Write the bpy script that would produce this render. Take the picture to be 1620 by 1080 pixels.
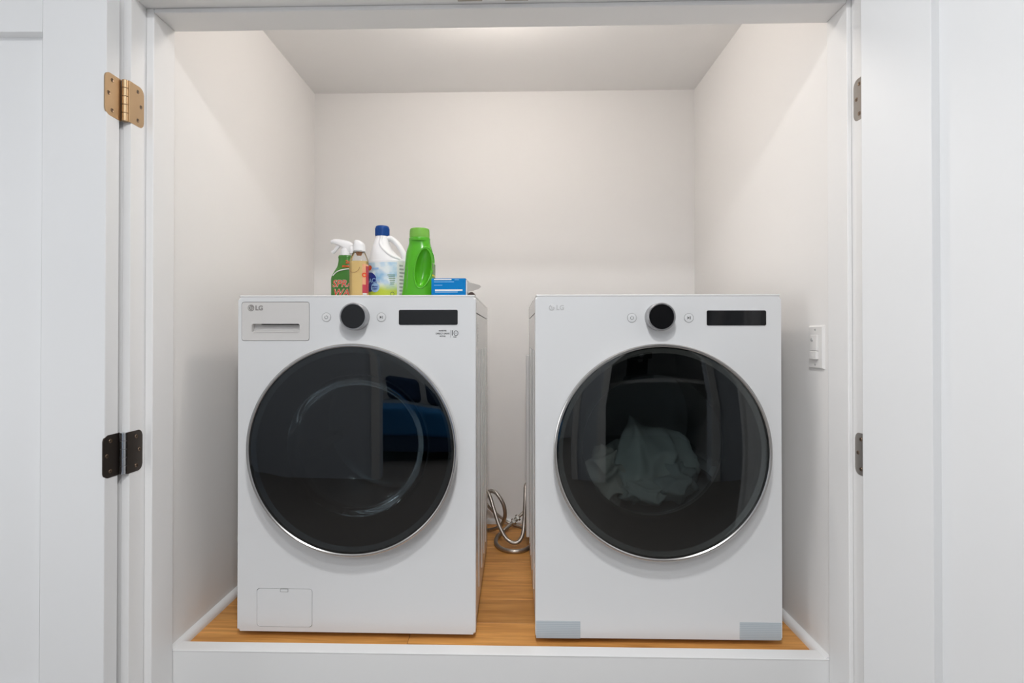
import bpy, bmesh, math, random
from mathutils import Vector, Matrix

# ------------------------------------------------------------------ clear
for o in list(bpy.data.objects):
    bpy.data.objects.remove(o, do_unlink=True)
S = bpy.context.scene
C = S.collection
PI = math.pi
random.seed(4)

# ------------------------------------------------------------------ camera
cam = bpy.data.cameras.new('camera')
cam.sensor_width = 36
cam.lens = 850 / 1620 * 36
cam.shift_x = 0.01085
cam.shift_y = -0.00795
cam.clip_start = 0.02
camo = bpy.data.objects.new('camera', cam)
C.objects.link(camo)
camo.location = (0, 0, 0.862)
camo.rotation_euler = (PI / 2 + 0.0067, 0, 0.0239)
S.camera = camo

# ------------------------------------------------------------------ world, exposure
W = bpy.data.worlds.new('world')
S.world = W
W.use_nodes = True
W.node_tree.nodes['Background'].inputs[0].default_value = (0.75, 0.85, 1.0, 1)
W.node_tree.nodes['Background'].inputs[1].default_value = 0.35
S.view_settings.view_transform = 'Standard'
S.view_settings.look = 'None'
S.view_settings.gamma = 1
S.view_settings.use_curve_mapping = False
S.view_settings.exposure = 0.0


def area(name, loc, rot, size, power, col, shape='DISK', size_y=None):
    l = bpy.data.lights.new(name, 'AREA')
    l.shape = shape
    l.size = size
    if size_y:
        l.size_y = size_y
    l.energy = power
    l.color = col
    o = bpy.data.objects.new(name, l)
    C.objects.link(o)
    o.location = loc
    o.rotation_euler = rot
    return o


# hallway ceiling lamp, two added fill lights, daylight through the hallway window
area('hallway_lamp_and_fill', (0.0, 0.05, 2.255), (0, 0, 0), 0.20, 22.0, (0.98, 0.99, 1.0))
area('hallway_lamp_and_fill', (0.0, -0.65, 2.255), (0, 0, 0), 0.20, 13.0, (0.98, 0.99, 1.0))  # added to fill the machine fronts from farther back
area('added_rear_fill', (-0.6, -2.0, 2.25), (0, 0, 0), 0.5, 20.0, (0.95, 0.98, 1.0))  # added fill light, fitted to raise the overall brightness
area('window_daylight', (-2.56, 0.62, 1.1), (0, -PI / 2, 0), 1.25, 13.0, (0.99, 0.995, 1.0), 'RECTANGLE', 1.2)


# ------------------------------------------------------------------ materials
MATS = {}


def mat(name, col, rough=0.5, metal=0.0, spec=0.5, coat=0.0, trans=0.0, ior=1.45, emit=None, estr=0.0, alpha=1.0):
    m = bpy.data.materials.new(name)
    m.use_nodes = True
    b = m.node_tree.nodes['Principled BSDF']
    b.inputs['Base Color'].default_value = (*col, 1)
    b.inputs['Roughness'].default_value = rough
    b.inputs['Metallic'].default_value = metal
    b.inputs['Specular IOR Level'].default_value = spec
    b.inputs['Coat Weight'].default_value = coat
    b.inputs['Coat Roughness'].default_value = 0.05
    b.inputs['Transmission Weight'].default_value = trans
    b.inputs['IOR'].default_value = ior
    b.inputs['Alpha'].default_value = alpha
    if emit:
        b.inputs['Emission Color'].default_value = (*emit, 1)
        b.inputs['Emission Strength'].default_value = estr
    MATS[name] = m
    return m


def nodes(m):
    nt = m.node_tree
    return nt, nt.nodes['Principled BSDF'], nt.nodes.new, nt.links.new


def add_bump(m, scale, strength, dist=0.001, detail=3.0, stretch=(1, 1, 1)):
    nt, b, N, L = nodes(m)
    tc = N('ShaderNodeTexCoord')
    mp = N('ShaderNodeMapping')
    mp.inputs['Scale'].default_value = stretch
    nz = N('ShaderNodeTexNoise')
    nz.inputs['Scale'].default_value = scale
    nz.inputs['Detail'].default_value = detail
    bp = N('ShaderNodeBump')
    bp.inputs['Strength'].default_value = strength
    bp.inputs['Distance'].default_value = dist
    L(tc.outputs['Object'], mp.inputs['Vector'])
    L(mp.outputs[0], nz.inputs['Vector'])
    L(nz.outputs['Fac'], bp.inputs['Height'])
    L(bp.outputs[0], b.inputs['Normal'])
    return m


def mottle(m, c1, c2, scale, stretch=(1, 1, 1)):
    nt, b, N, L = nodes(m)
    tc = N('ShaderNodeTexCoord')
    mp = N('ShaderNodeMapping')
    mp.inputs['Scale'].default_value = stretch
    nz = N('ShaderNodeTexNoise')
    nz.inputs['Scale'].default_value = scale
    nz.inputs['Detail'].default_value = 4
    rp = N('ShaderNodeValToRGB')
    rp.color_ramp.elements[0].position = 0.35
    rp.color_ramp.elements[1].position = 0.65
    rp.color_ramp.elements[0].color = (*c1, 1)
    rp.color_ramp.elements[1].color = (*c2, 1)
    L(tc.outputs['Object'], mp.inputs['Vector'])
    L(mp.outputs[0], nz.inputs['Vector'])
    L(nz.outputs['Fac'], rp.inputs[0])
    L(rp.outputs[0], b.inputs['Base Color'])
    return m


def glass_mat(name, tint, ior=1.5, rough=0.0):
    m = bpy.data.materials.new(name)
    m.use_nodes = True
    nt = m.node_tree
    nt.nodes.clear()
    N, L = nt.nodes.new, nt.links.new
    out = N('ShaderNodeOutputMaterial')
    mix = N('ShaderNodeMixShader')
    fr = N('ShaderNodeFresnel')
    fr.inputs['IOR'].default_value = ior
    tr = N('ShaderNodeBsdfTransparent')
    tr.inputs[0].default_value = (*tint, 1)
    gl = N('ShaderNodeBsdfGlossy')
    gl.inputs['Color'].default_value = (1, 1, 1, 1)
    gl.inputs['Roughness'].default_value = rough
    L(fr.outputs[0], mix.inputs[0])
    L(tr.outputs[0], mix.inputs[1])
    L(gl.outputs[0], mix.inputs[2])
    L(mix.outputs[0], out.inputs[0])
    MATS[name] = m
    return m


add_bump(mat('wall', (0.865, 0.85, 0.835), 0.75, spec=0.2), 220, 0.10, 0.0006)
mat('hall_wall_blue_light', (0.64, 0.68, 0.74), 0.75, spec=0.2)  # white wall with bluish daylight put into its colour
add_bump(mat('hall_wall', (0.80, 0.81, 0.82), 0.75, spec=0.2), 220, 0.10, 0.0006)
add_bump(mat('ceiling', (0.88, 0.87, 0.86), 0.8, spec=0.2), 220, 0.10, 0.0006)
add_bump(mat('trim', (0.87, 0.865, 0.86), 0.42, spec=0.4), 90, 0.05, 0.0005)
add_bump(mat('door_paint', (0.82, 0.825, 0.83), 0.4, spec=0.4), 120, 0.05, 0.0004)
add_bump(mat('step_paint', (0.84, 0.84, 0.835), 0.55, spec=0.3), 120, 0.10, 0.0006)
mat('enamel', (0.79, 0.795, 0.80), 0.28, spec=0.45)
mat('enamel_side', (0.76, 0.755, 0.75), 0.16, spec=0.5)
mat('drawer_white', (0.72, 0.70, 0.68), 0.35, spec=0.4)
mat('black_gloss', (0.008, 0.008, 0.009), 0.06, spec=0.5)
mat('black_screen', (0.010, 0.010, 0.011), 0.16, spec=0.5)
mat('black_plastic', (0.010, 0.011, 0.012), 0.45, spec=0.25)
mat('dark_gap', (0.02, 0.02, 0.02), 0.7)
mat('chrome', (0.55, 0.54, 0.53), 0.26, metal=1.0)
mat('silver', (0.42, 0.42, 0.43), 0.38, metal=1.0)
mat('drum_steel', (0.42, 0.43, 0.44), 0.30, metal=1.0)
mat('drum_paint', (0.40, 0.42, 0.43), 0.5)
mat('gasket', (0.16, 0.165, 0.17), 0.55)
mat('ink', (0.11, 0.11, 0.11), 0.5)
mat('ink_grey', (0.32, 0.30, 0.285), 0.4)
mat('button', (0.80, 0.80, 0.80), 0.35)
mat('button_grey', (0.40, 0.40, 0.40), 0.4)
mat('pale_letter', (0.58, 0.58, 0.58), 0.35)
mat('pale_emblem', (0.78, 0.78, 0.78), 0.35)
glass_mat('door_glass', (0.46, 0.49, 0.50), 1.52)
glass_mat('dryer_glass', (0.68, 0.71, 0.71), 1.52)
glass_mat('bowl_glass', (0.72, 0.74, 0.75), 1.28)
glass_mat('clear_plastic', (0.97, 0.97, 0.96), 1.35, 0.03)
add_bump(mat('bronze', (0.50, 0.355, 0.215), 0.45, metal=1.0), 300, 0.03, 0.0003)
add_bump(mat('bronze_dark_reflection', (0.075, 0.060, 0.050), 0.33, metal=0.9), 300, 0.03, 0.0003)  # same hinge finish, its darker reflection put into the colour
mat('hinge_pale_reflection', (0.55, 0.57, 0.60), 0.25, metal=1.0)  # silvery reflection on the lower knuckles put into the colour
mat('nickel', (0.40, 0.37, 0.34), 0.32, metal=1.0)
mat('screw_brass', (0.22, 0.15, 0.10), 0.3, metal=1.0)
mat('screw_dark', (0.05, 0.035, 0.025), 0.5)
mat('switch_white', (0.80, 0.785, 0.77), 0.35)
mat('lamp_white', (0.85, 0.85, 0.85), 0.4)
mat('lamp_diffuser', (0.9, 0.9, 0.88), 0.5, emit=(1, 0.95, 0.88), estr=5.0)
mat('linen', (0.55, 0.60, 0.58), 0.85, spec=0.1)
mat('linen_cream', (0.66, 0.65, 0.60), 0.85, spec=0.1)
mat('grey_linen', (0.44, 0.49, 0.49), 0.85, spec=0.1)

# braided steel for the hoses
m = mat('braided_steel', (0.46, 0.42, 0.38), 0.30, metal=0.92)
nt, b, N, L = nodes(m)
tc = N('ShaderNodeTexCoord')
w1 = N('ShaderNodeTexWave'); w1.inputs['Scale'].default_value = 160; w1.bands_direction = 'DIAGONAL'
w2 = N('ShaderNodeTexWave'); w2.inputs['Scale'].default_value = 190; w2.bands_direction = 'Z'
mx = N('ShaderNodeMath'); mx.operation = 'MULTIPLY'
bp = N('ShaderNodeBump'); bp.inputs['Strength'].default_value = 0.35; bp.inputs['Distance'].default_value = 0.0008
L(tc.outputs['Object'], w1.inputs['Vector']); L(tc.outputs['Object'], w2.inputs['Vector'])
L(w1.outputs['Fac'], mx.inputs[0]); L(w2.outputs['Fac'], mx.inputs[1])
L(mx.outputs[0], bp.inputs['Height']); L(bp.outputs[0], b.inputs['Normal'])
mat('brass_nut', (0.30, 0.28, 0.25), 0.35, metal=1.0)

# wood planks: grain along X, tone varies from plank to plank
m = mat('wood', (0.3, 0.15, 0.06), 0.42, spec=0.4)
nt, b, N, L = nodes(m)
tc = N('ShaderNodeTexCoord')
oi = N('ShaderNodeObjectInfo')
addv = N('ShaderNodeVectorMath'); addv.operation = 'ADD'
sc = N('ShaderNodeVectorMath'); sc.operation = 'SCALE'; sc.inputs['Scale'].default_value = 13.0
cmb = N('ShaderNodeCombineXYZ')
L(oi.outputs['Random'], cmb.inputs[0]); L(oi.outputs['Random'], cmb.inputs[1])
L(cmb.outputs[0], sc.inputs[0])
L(tc.outputs['Object'], addv.inputs[0]); L(sc.outputs[0], addv.inputs[1])
mp = N('ShaderNodeMapping'); mp.inputs['Scale'].default_value = (0.9, 11.0, 1.0)
L(addv.outputs[0], mp.inputs['Vector'])
n1 = N('ShaderNodeTexNoise'); n1.inputs['Scale'].default_value = 4.5; n1.inputs['Detail'].default_value = 6; n1.inputs['Distortion'].default_value = 0.7
L(mp.outputs[0], n1.inputs['Vector'])
mp2 = N('ShaderNodeMapping'); mp2.inputs['Scale'].default_value = (3.0, 110.0, 1.0)
L(addv.outputs[0], mp2.inputs['Vector'])
n2 = N('ShaderNodeTexNoise'); n2.inputs['Scale'].default_value = 3.0; n2.inputs['Detail'].default_value = 3
L(mp2.outputs[0], n2.inputs['Vector'])
rp = N('ShaderNodeValToRGB')
e = rp.color_ramp.elements
e[0].position = 0.28; e[0].color = (0.52, 0.225, 0.055, 1)
e[1].position = 0.72; e[1].color = (0.84, 0.42, 0.125, 1)
L(n1.outputs['Fac'], rp.inputs[0])
mixc = N('ShaderNodeMixRGB'); mixc.blend_type = 'MULTIPLY'; mixc.inputs[0].default_value = 0.35
rp2 = N('ShaderNodeValToRGB')
rp2.color_ramp.elements[0].position = 0.3; rp2.color_ramp.elements[0].color = (0.6, 0.55, 0.5, 1)
rp2.color_ramp.elements[1].position = 0.55; rp2.color_ramp.elements[1].color = (1, 1, 1, 1)
L(n2.outputs['Fac'], rp2.inputs[0])
L(rp.outputs[0], mixc.inputs[1]); L(rp2.outputs[0], mixc.inputs[2])
hv = N('ShaderNodeHueSaturation')
mr = N('ShaderNodeMapRange'); mr.inputs['To Min'].default_value = 0.85; mr.inputs['To Max'].default_value = 1.15
L(oi.outputs['Random'], mr.inputs['Value']); L(mr.outputs[0], hv.inputs['Value'])
L(mixc.outputs[0], hv.inputs['Color']); L(hv.outputs[0], b.inputs['Base Color'])
bp = N('ShaderNodeBump'); bp.inputs['Strength'].default_value = 0.06; bp.inputs['Distance'].default_value = 0.0006
L(n2.outputs['Fac'], bp.inputs['Height']); L(bp.outputs[0], b.inputs['Normal'])
mat('subfloor', (0.05, 0.035, 0.02), 0.8)
mat('hall_floor', (0.26, 0.235, 0.215), 0.5)

# plastics and print on the bottles
mat('white_plastic', (0.84, 0.84, 0.86), 0.35, spec=0.4)
mat('blue_cap', (0.008, 0.062, 0.27), 0.4, spec=0.3)
mat('green_bottle', (0.085, 0.42, 0.018), 0.22, spec=0.5)
mat('green_cap', (0.27, 0.62, 0.11), 0.25, trans=0.3, ior=1.2)
mat('green_spout', (0.05, 0.36, 0.02), 0.3)
mat('green_grey', (0.16, 0.27, 0.10), 0.4)
mat('spray_green', (0.055, 0.20, 0.028), 0.3)
mat('orange_red', (0.75, 0.075, 0.015), 0.45)
mat('print_white', (0.85, 0.85, 0.82), 0.45)
mat('liquid', (0.88, 0.66, 0.29), 0.2, spec=0.3)
mat('pink_label', (0.52, 0.055, 0.085), 0.4)
mat('peach_label', (0.80, 0.40, 0.22), 0.4)
mat('rust_ring', (0.42, 0.20, 0.10), 0.5)
mat('navy', (0.022, 0.035, 0.27), 0.4)
mat('pale_blue', (0.33, 0.52, 0.80), 0.4)
mat('print_grey', (0.42, 0.42, 0.42), 0.5)
mat('print_green', (0.12, 0.25, 0.10), 0.5)
mat('yellow', (0.75, 0.62, 0.02), 0.4)
mat('seam_grey', (0.16, 0.25, 0.13), 0.4)
mat('box_blue', (0.0, 0.19, 0.52), 0.5, spec=0.2)
mat('box_print', (0.30, 0.58, 0.86), 0.4)
mat('box_grey', (0.42, 0.40, 0.38), 0.5)
mat('carton', (0.72, 0.72, 0.72), 0.6)
mat('dark_brown', (0.06, 0.04, 0.035), 0.5)
# sky-and-meadow print of the bleach label
m = mat('meadow_label', (0.8, 0.85, 0.9), 0.4)
nt, b, N, L = nodes(m)
tc = N('ShaderNodeTexCoord')
sp = N('ShaderNodeSeparateXYZ'); L(tc.outputs['Object'], sp.inputs[0])
nz = N('ShaderNodeTexNoise'); nz.inputs['Scale'].default_value = 22; nz.inputs['Detail'].default_value = 3
L(tc.outputs['Object'], nz.inputs['Vector'])
r1 = N('ShaderNodeValToRGB')
r1.color_ramp.elements[0].position = 0.42; r1.color_ramp.elements[0].color = (0.78, 0.84, 0.88, 1)
r1.color_ramp.elements[1].position = 0.66; r1.color_ramp.elements[1].color = (0.28, 0.52, 0.76, 1)
L(nz.outputs['Fac'], r1.inputs[0])
mrz = N('ShaderNodeMapRange'); mrz.inputs['From Min'].default_value = 0.052; mrz.inputs['From Max'].default_value = 0.078
mrz.inputs['To Min'].default_value = 1; mrz.inputs['To Max'].default_value = 0
ad = N('ShaderNodeMath'); ad.operation = 'MULTIPLY_ADD'; ad.inputs[1].default_value = 0.02
L(nz.outputs['Fac'], ad.inputs[0]); L(sp.outputs['Z'], ad.inputs[2])
L(ad.outputs[0], mrz.inputs['Value'])
mm = N('ShaderNodeMixRGB'); mm.inputs[2].default_value = (0.55, 0.66, 0.06, 1)
L(mrz.outputs[0], mm.inputs[0]); L(r1.outputs[0], mm.inputs[1]); L(mm.outputs[0], b.inputs['Base Color'])

# ribbed shipping tape
m = mat('tape', (0.60, 0.68, 0.74), 0.35, alpha=0.8)
nt, b, N, L = nodes(m)
tc = N('ShaderNodeTexCoord')
wv = N('ShaderNodeTexWave'); wv.bands_direction = 'Z'; wv.inputs['Scale'].default_value = 62
rr = N('ShaderNodeValToRGB')
rr.color_ramp.elements[0].color = (0.52, 0.60, 0.66, 1); rr.color_ramp.elements[1].color = (0.66, 0.72, 0.76, 1)
L(tc.outputs['Object'], wv.inputs['Vector']); L(wv.outputs['Fac'], rr.inputs[0]); L(rr.outputs[0], b.inputs['Base Color'])


# ------------------------------------------------------------------ geometry helpers
def link(name, me, m, parent=None, loc=None, smooth=True, ang=38, wn=True):
    o = bpy.data.objects.new(name, me)
    C.objects.link(o)
    if m:
        me.materials.append(MATS[m] if isinstance(m, str) else m)
    if smooth:
        me.shade_smooth()
        me.set_sharp_from_angle(angle=math.radians(ang))
        if wn:
            md = o.modifiers.new('wn', 'WEIGHTED_NORMAL')
            md.keep_sharp = True
    if parent:
        o.parent = parent
    if loc:
        o.location = loc
    return o


def obj(name, bm, m, parent=None, loc=None, **k):
    me = bpy.data.meshes.new(name)
    bmesh.ops.recalc_face_normals(bm, faces=bm.faces)
    bm.to_mesh(me)
    bm.free()
    return link(name, me, m, parent, loc, **k)


def tag(o, label=None, cat=None, group=None, kind=None):
    if label: o['label'] = label
    if cat: o['category'] = cat
    if group: o['group'] = group
    if kind: o['kind'] = kind
    return o


def empty(name, loc=(0, 0, 0), rz=0.0, parent=None):
    o = bpy.data.objects.new(name, None)
    o.empty_display_size = 0.05
    C.objects.link(o)
    o.location = loc
    o.rotation_euler = (0, 0, rz)
    if parent: o.parent = parent
    return o


def box(bm, x0, x1, y0, y1, z0, z1, bev=0.0, seg=3):
    r = bmesh.ops.create_cube(bm, size=1)
    vs = r['verts']
    for v in vs:
        v.co = Vector(((x0 + x1) / 2 + v.co.x * (x1 - x0), (y0 + y1) / 2 + v.co.y * (y1 - y0), (z0 + z1) / 2 + v.co.z * (z1 - z0)))
    if bev:
        es = set()
        for v in vs:
            es.update(v.link_edges)
        bmesh.ops.bevel(bm, geom=list(es), offset=bev, segments=seg, affect='EDGES', profile=0.5)
    return bm


def B(x0, x1, y0, y1, z0, z1, bev=0.0, seg=3):
    return box(bmesh.new(), x0, x1, y0, y1, z0, z1, bev, seg)


def lathe(bm, prof, n=64, axis='Z', c=(0, 0, 0), close=False):
    """revolve (r, h) points round an axis through c"""
    rings = []
    for r, h in prof:
        ring = []
        if r < 1e-6:
            p = (0, 0, h) if axis == 'Z' else (0, h, 0) if axis == 'Y' else (h, 0, 0)
            ring = [bm.verts.new(Vector(p) + Vector(c))]
        else:
            for i in range(n):
                a = 2 * PI * i / n
                q = (r * math.cos(a), r * math.sin(a))
                p = (q[0], q[1], h) if axis == 'Z' else (q[0], h, q[1]) if axis == 'Y' else (h, q[0], q[1])
                ring.append(bm.verts.new(Vector(p) + Vector(c)))
        rings.append(ring)
    prs = list(zip(rings, rings[1:]))
    if close: prs.append((rings[-1], rings[0]))
    for A, D in prs:
        if len(A) == 1 and len(D) == 1: continue
        for i in range(n):
            j = (i + 1) % n
            if len(A) == 1: bm.faces.new((A[0], D[i], D[j]))
            elif len(D) == 1: bm.faces.new((A[i], D[0], A[j]))
            else: bm.faces.new((A[i], A[j], D[j], D[i]))
    return bm


def LA(prof, n=64, axis='Z', c=(0, 0, 0), close=False):
    return lathe(bmesh.new(), prof, n, axis, c, close)


def spline(pts, k=8):
    P = [Vector(p) for p in pts]
    P = [P[0] * 2 - P[1]] + P + [P[-1] * 2 - P[-2]]
    out = []
    for i in range(1, len(P) - 2):
        for s in range(k):
            t = s / k
            a, b_, c, d = P[i - 1], P[i], P[i + 1], P[i + 2]
            out.append(0.5 * ((2 * b_) + (c - a) * t + (2 * a - 5 * b_ + 4 * c - d) * t * t + (3 * b_ - a - 3 * c + d) * t ** 3))
    out.append(P[-2])
    return out


def tube(bm, pts, r, n=12, cap=True, rs=None, flat=None):
    """sweep a circle (or flattened circle) along points; r may vary by rs list"""
    pts = [Vector(p) for p in pts]
    prev = None
    rings = []
    for i, p in enumerate(pts):
        t = (pts[min(i + 1, len(pts) - 1)] - pts[max(i - 1, 0)]).normalized()
        if prev is None:
            u = t.orthogonal().normalized() if flat is None else (Vector(flat) - t * t.dot(Vector(flat))).normalized()
        else:
            u = (prev - t * prev.dot(t)).normalized()
        prev = u
        w = t.cross(u)
        rr_ = rs[i] if rs else r
        ru, rw = (rr_, rr_) if not isinstance(rr_, tuple) else rr_
        rings.append([bm.verts.new(p + u * math.cos(2 * PI * k / n) * ru + w * math.sin(2 * PI * k / n) * rw) for k in range(n)])
    for A, D in zip(rings, rings[1:]):
        for k in range(n):
            j = (k + 1) % n
            bm.faces.new((A[k], A[j], D[j], D[k]))
    if cap:
        bm.faces.new(rings[0][::-1])
        bm.faces.new(rings[-1])
    return bm


def rrect(x0, x1, z0, z1, r, n=6):
    out = []
    for cx, cz, a0 in ((x1 - r, z1 - r, 0), (x0 + r, z1 - r, 90), (x0 + r, z0 + r, 180), (x1 - r, z0 + r, 270)):
        for i in range(n + 1):
            a = math.radians(a0 + 90 * i / n)
            out.append((cx + r * math.cos(a), cz + r * math.sin(a)))
    return out


def prism(bm, poly, y0, y1, bev=0.0):
    """polygon in XZ extruded along Y from y0 (front) to y1"""
    f = [bm.verts.new((x, y0, z)) for x, z in poly]
    g = [bm.verts.new((x, y1, z)) for x, z in poly]
    ff = bm.faces.new(f)
    bm.faces.new(g[::-1])
    n = len(poly)
    for i in range(n):
        j = (i + 1) % n
        bm.faces.new((f[i], g[i], g[j], f[j]))
    if bev:
        bmesh.ops.bevel(bm, geom=list(ff.edges), offset=bev, segments=2, affect='EDGES', profile=0.5)
    return bm


def PR(poly, y0, y1, bev=0.0):
    return prism(bmesh.new(), poly, y0, y1, bev)


def cut(base_bm, cutters):
    """boolean difference, returns a mesh"""
    me = bpy.data.meshes.new('tmp')
    bmesh.ops.recalc_face_normals(base_bm, faces=base_bm.faces)
    base_bm.to_mesh(me); base_bm.free()
    o = bpy.data.objects.new('tmp', me); C.objects.link(o)
    tmp = []
    for cb in cutters:
        cm = bpy.data.meshes.new('cut')
        bmesh.ops.recalc_face_normals(cb, faces=cb.faces)
        cb.to_mesh(cm); cb.free()
        co = bpy.data.objects.new('cut', cm); C.objects.link(co)
        md = o.modifiers.new('b', 'BOOLEAN'); md.operation = 'DIFFERENCE'; md.object = co; md.solver = 'EXACT'
        tmp.append(co)
    dg = bpy.context.evaluated_depsgraph_get()
    res = bpy.data.meshes.new_from_object(o.evaluated_get(dg))
    for t in tmp + [o]:
        bpy.data.objects.remove(t, do_unlink=True)
    return res


def text_mesh(body, size, align='CENTER', bold=0.0, depth=0.0002):
    """flat lettering in XZ, facing -Y"""
    cu = bpy.data.curves.new('txt', 'FONT')
    cu.body = body; cu.size = size; cu.align_x = align; cu.align_y = 'CENTER'
    cu.extrude = depth; cu.offset = bold; cu.resolution_u = 3
    o = bpy.data.objects.new('txt', cu); C.objects.link(o)
    dg = bpy.context.evaluated_depsgraph_get()
    me = bpy.data.meshes.new_from_object(o.evaluated_get(dg))
    bpy.data.objects.remove(o, do_unlink=True)
    me.transform(Matrix.Rotation(PI / 2, 4, 'X'))
    return me


def letter(name, body, size, m, parent, loc, align='CENTER', bold=0.0, sx=1.0):
    me = text_mesh(body, size, align, bold)
    if sx != 1.0: me.transform(Matrix.Diagonal((sx, 1, 1, 1)))
    return link(name, me, m, parent, loc, smooth=False)


# ------------------------------------------------------------------ the setting
XL, XR, YB, ZC = -0.935, 0.834, 2.495, 2.004     # closet
SL, SR = -0.922, 0.8275                           # stop faces of the frame
RL, RR = -0.942, 0.839                            # rabbet faces
YR, YS, YJ = 1.297, 1.350, 1.437                  # frame: room edge, stop front, closet edge
ZS, ZR = 1.692, 1.704                             # head stop / head rabbet undersides
ZF = -0.22                                        # hallway floor
HX, HY0, HZ = 2.6, -1.0, 2.30                     # hallway

def struct(name, bm, m, label, cat, parent=None, **k):
    o = obj(name, bm, m, parent, **k)
    if not parent:
        tag(o, label, cat, kind='structure')
    return o

struct('wall_back', B(XL - .1, XR + .1, YB, YB + .1, ZF, ZC + .1), 'wall', 'warm white back wall of the laundry closet above the machines', 'wall', smooth=False)
struct('wall_left', B(XL - .1, XL, YJ, YB, ZF, ZC + .1), 'wall', 'warm white closet wall left of the washer', 'wall', smooth=False)
struct('wall_right', B(XR, XR + .1, YJ, YB, ZF, ZC + .1), 'wall', 'warm white closet wall right of the dryer with the switch', 'wall', smooth=False)
struct('ceiling', B(XL, XR, YJ, YB, ZC, ZC + .1), 'ceiling', 'white ceiling inside the laundry closet', 'ceiling', smooth=False)
bm = bmesh.new()
box(bm, -HX, RL - .02, 1.318, YJ, ZF, HZ)
box(bm, RR + .02, HX, 1.318, YJ, ZF, HZ)
box(bm, RL - .02, RR + .02, 1.318, YJ, ZR + .02, HZ)
struct('wall_front', bm, 'hall_wall', 'white hallway wall around the closet opening, behind the doors', 'wall', smooth=False)

# closet floor: dark underlay and separate planks running across
fl = struct('floor', B(XL, XR, YJ + .02, YB, -0.06, -0.012), 'subfloor', 'honey brown wood plank floor under the washer and dryer', 'floor', smooth=False)
seams = [YJ + .02, 1.480, 1.625, 1.770, 1.915, 2.060, 2.205, 2.350, YB]
for i in range(len(seams) - 1):
    xs = [XL, [0.36, -0.30, 0.62, -0.62, 0.20, -0.15, 0.5, -0.4][i], XR]
    for a, b_ in zip(xs, xs[1:]):
        obj('plank', B(a + .0005, b_ - .0005, seams[i] + .0004, seams[i + 1] - .0004, -0.012, 0.0, 0.0008, 1), 'wood', fl)

# step edge, riser and shoe mouldings
def strip(name, x0, x1, y0, y1, z0, z1, label, m='trim', bev=.004):
    return struct(name, B(x0, x1, y0, y1, z0, z1, bev), m, label, 'trim')

strip('trim_2', SL - .012, SR + .012, YJ + .0005, YJ + .043, 0.0120, 0.0155, 'white painted lip along the front edge of the plank floor', bev=.0012)
struct('wall_step', B(SL - .012, SR + .012, YJ + .0015, YJ + .0185, ZF, 0.0118), 'step_paint', 'grey-white painted riser board below the floor lip', 'step', smooth=False)

def shoe(name, pts, label):
    """small rounded moulding: profile (distance from wall, z) swept straight"""
    (ax, ay), (bx, by), (nx, ny) = pts
    prof = [(0, 0), (.018, 0), (.018, .006), (.0155, .014), (.009, .020), (0, .021)]
    bm = bmesh.new()
    A = [bm.verts.new((ax + nx * d, ay + ny * d, z)) for d, z in prof]
    D = [bm.verts.new((bx + nx * d, by + ny * d, z)) for d, z in prof]
    n = len(prof)
    for i in range(n):
        bm.faces.new((A[i], A[(i + 1) % n], D[(i + 1) % n], D[i]))
    bm.faces.new(A); bm.faces.new(D)
    struct(name, bm, 'trim', label, 'moulding')

shoe('baseboard_left', ((XL, YJ + .002), (XL, YB), (1, 0)), 'slim white shoe moulding along the closet wall left of the washer')
shoe('baseboard_right', ((XR, YJ + .002), (XR, YB), (-1, 0)), 'slim white shoe moulding along the closet wall right of the dryer')
shoe('baseboard_back', ((XL + .018, YB), (XR - .018, YB), (0, -1)), 'slim white shoe moulding along the back wall behind the hoses')

# door frame with rabbet, stop and casing
fr = tag(empty('trim_1', (0, YR, ZF)), 'white painted door frame with stops and casing around the closet opening', 'door frame', kind='structure')
def fpart(name, bm, m='trim'):
    for v in bm.verts: v.co -= Vector((0, YR, ZF))
    return obj(name, bm, m, fr)
fpart('jamb', B(RL - .020, RL, YR, YJ, ZF, ZR + .02, .0015, 2))
fpart('jamb', B(RR, RR + .020, YR, YJ, ZF, ZR + .02, .0015, 2))
fpart('head_jamb', B(RL, RR, YR, YJ, ZR, ZR + .02, .0015, 2))
fpart('door_stop', B(RL, SL, YS, YJ, ZF, ZR, .003, 3))
fpart('door_stop', B(SR, RR, YS, YJ, ZF, ZR, .003, 3))
fpart('head_stop', B(SL, SR, YS, YJ, ZS, ZR, .003, 3))
def casing(x_in, side):
    w = .062
    prof = [(0, 0), (0, -.008), (.004, -.011), (.012, -.011), (.015, -.014), (.035, -.018), (.056, -.020), (w, -.019), (w, 0)]
    bm = bmesh.new()
    A = [bm.verts.new((x_in + side * d, 1.318 + h, ZF)) for d, h in prof]
    D = [bm.verts.new((x_in + side * d, 1.318 + h, ZR + .006 + d)) for d, h in prof]
    n = len(prof)
    for i in range(n): bm.faces.new((A[i], A[(i + 1) % n], D[(i + 1) % n], D[i]))
    bm.faces.new(A); bm.faces.new(D)
    fpart('casing', bm)
casing(RL - .006, -1)
casing(RR + .006, 1)
prof = [(0, 0), (0, -.008), (.004, -.011), (.012, -.011), (.015, -.014), (.035, -.018), (.056, -.020), (.062, -.019), (.062, 0)]
bm = bmesh.new()
A = [bm.verts.new((RL - .006 - d, 1.318 + h, ZR + .006 + d)) for d, h in prof]
D = [bm.verts.new((RR + .006 + d, 1.318 + h, ZR + .006 + d)) for d, h in prof]
for i in range(len(prof)): bm.faces.new((A[i], A[(i + 1) % len(prof)], D[(i + 1) % len(prof)], D[i]))
bm.faces.new(A); bm.faces.new(D)
fpart('head_casing', bm)
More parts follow.
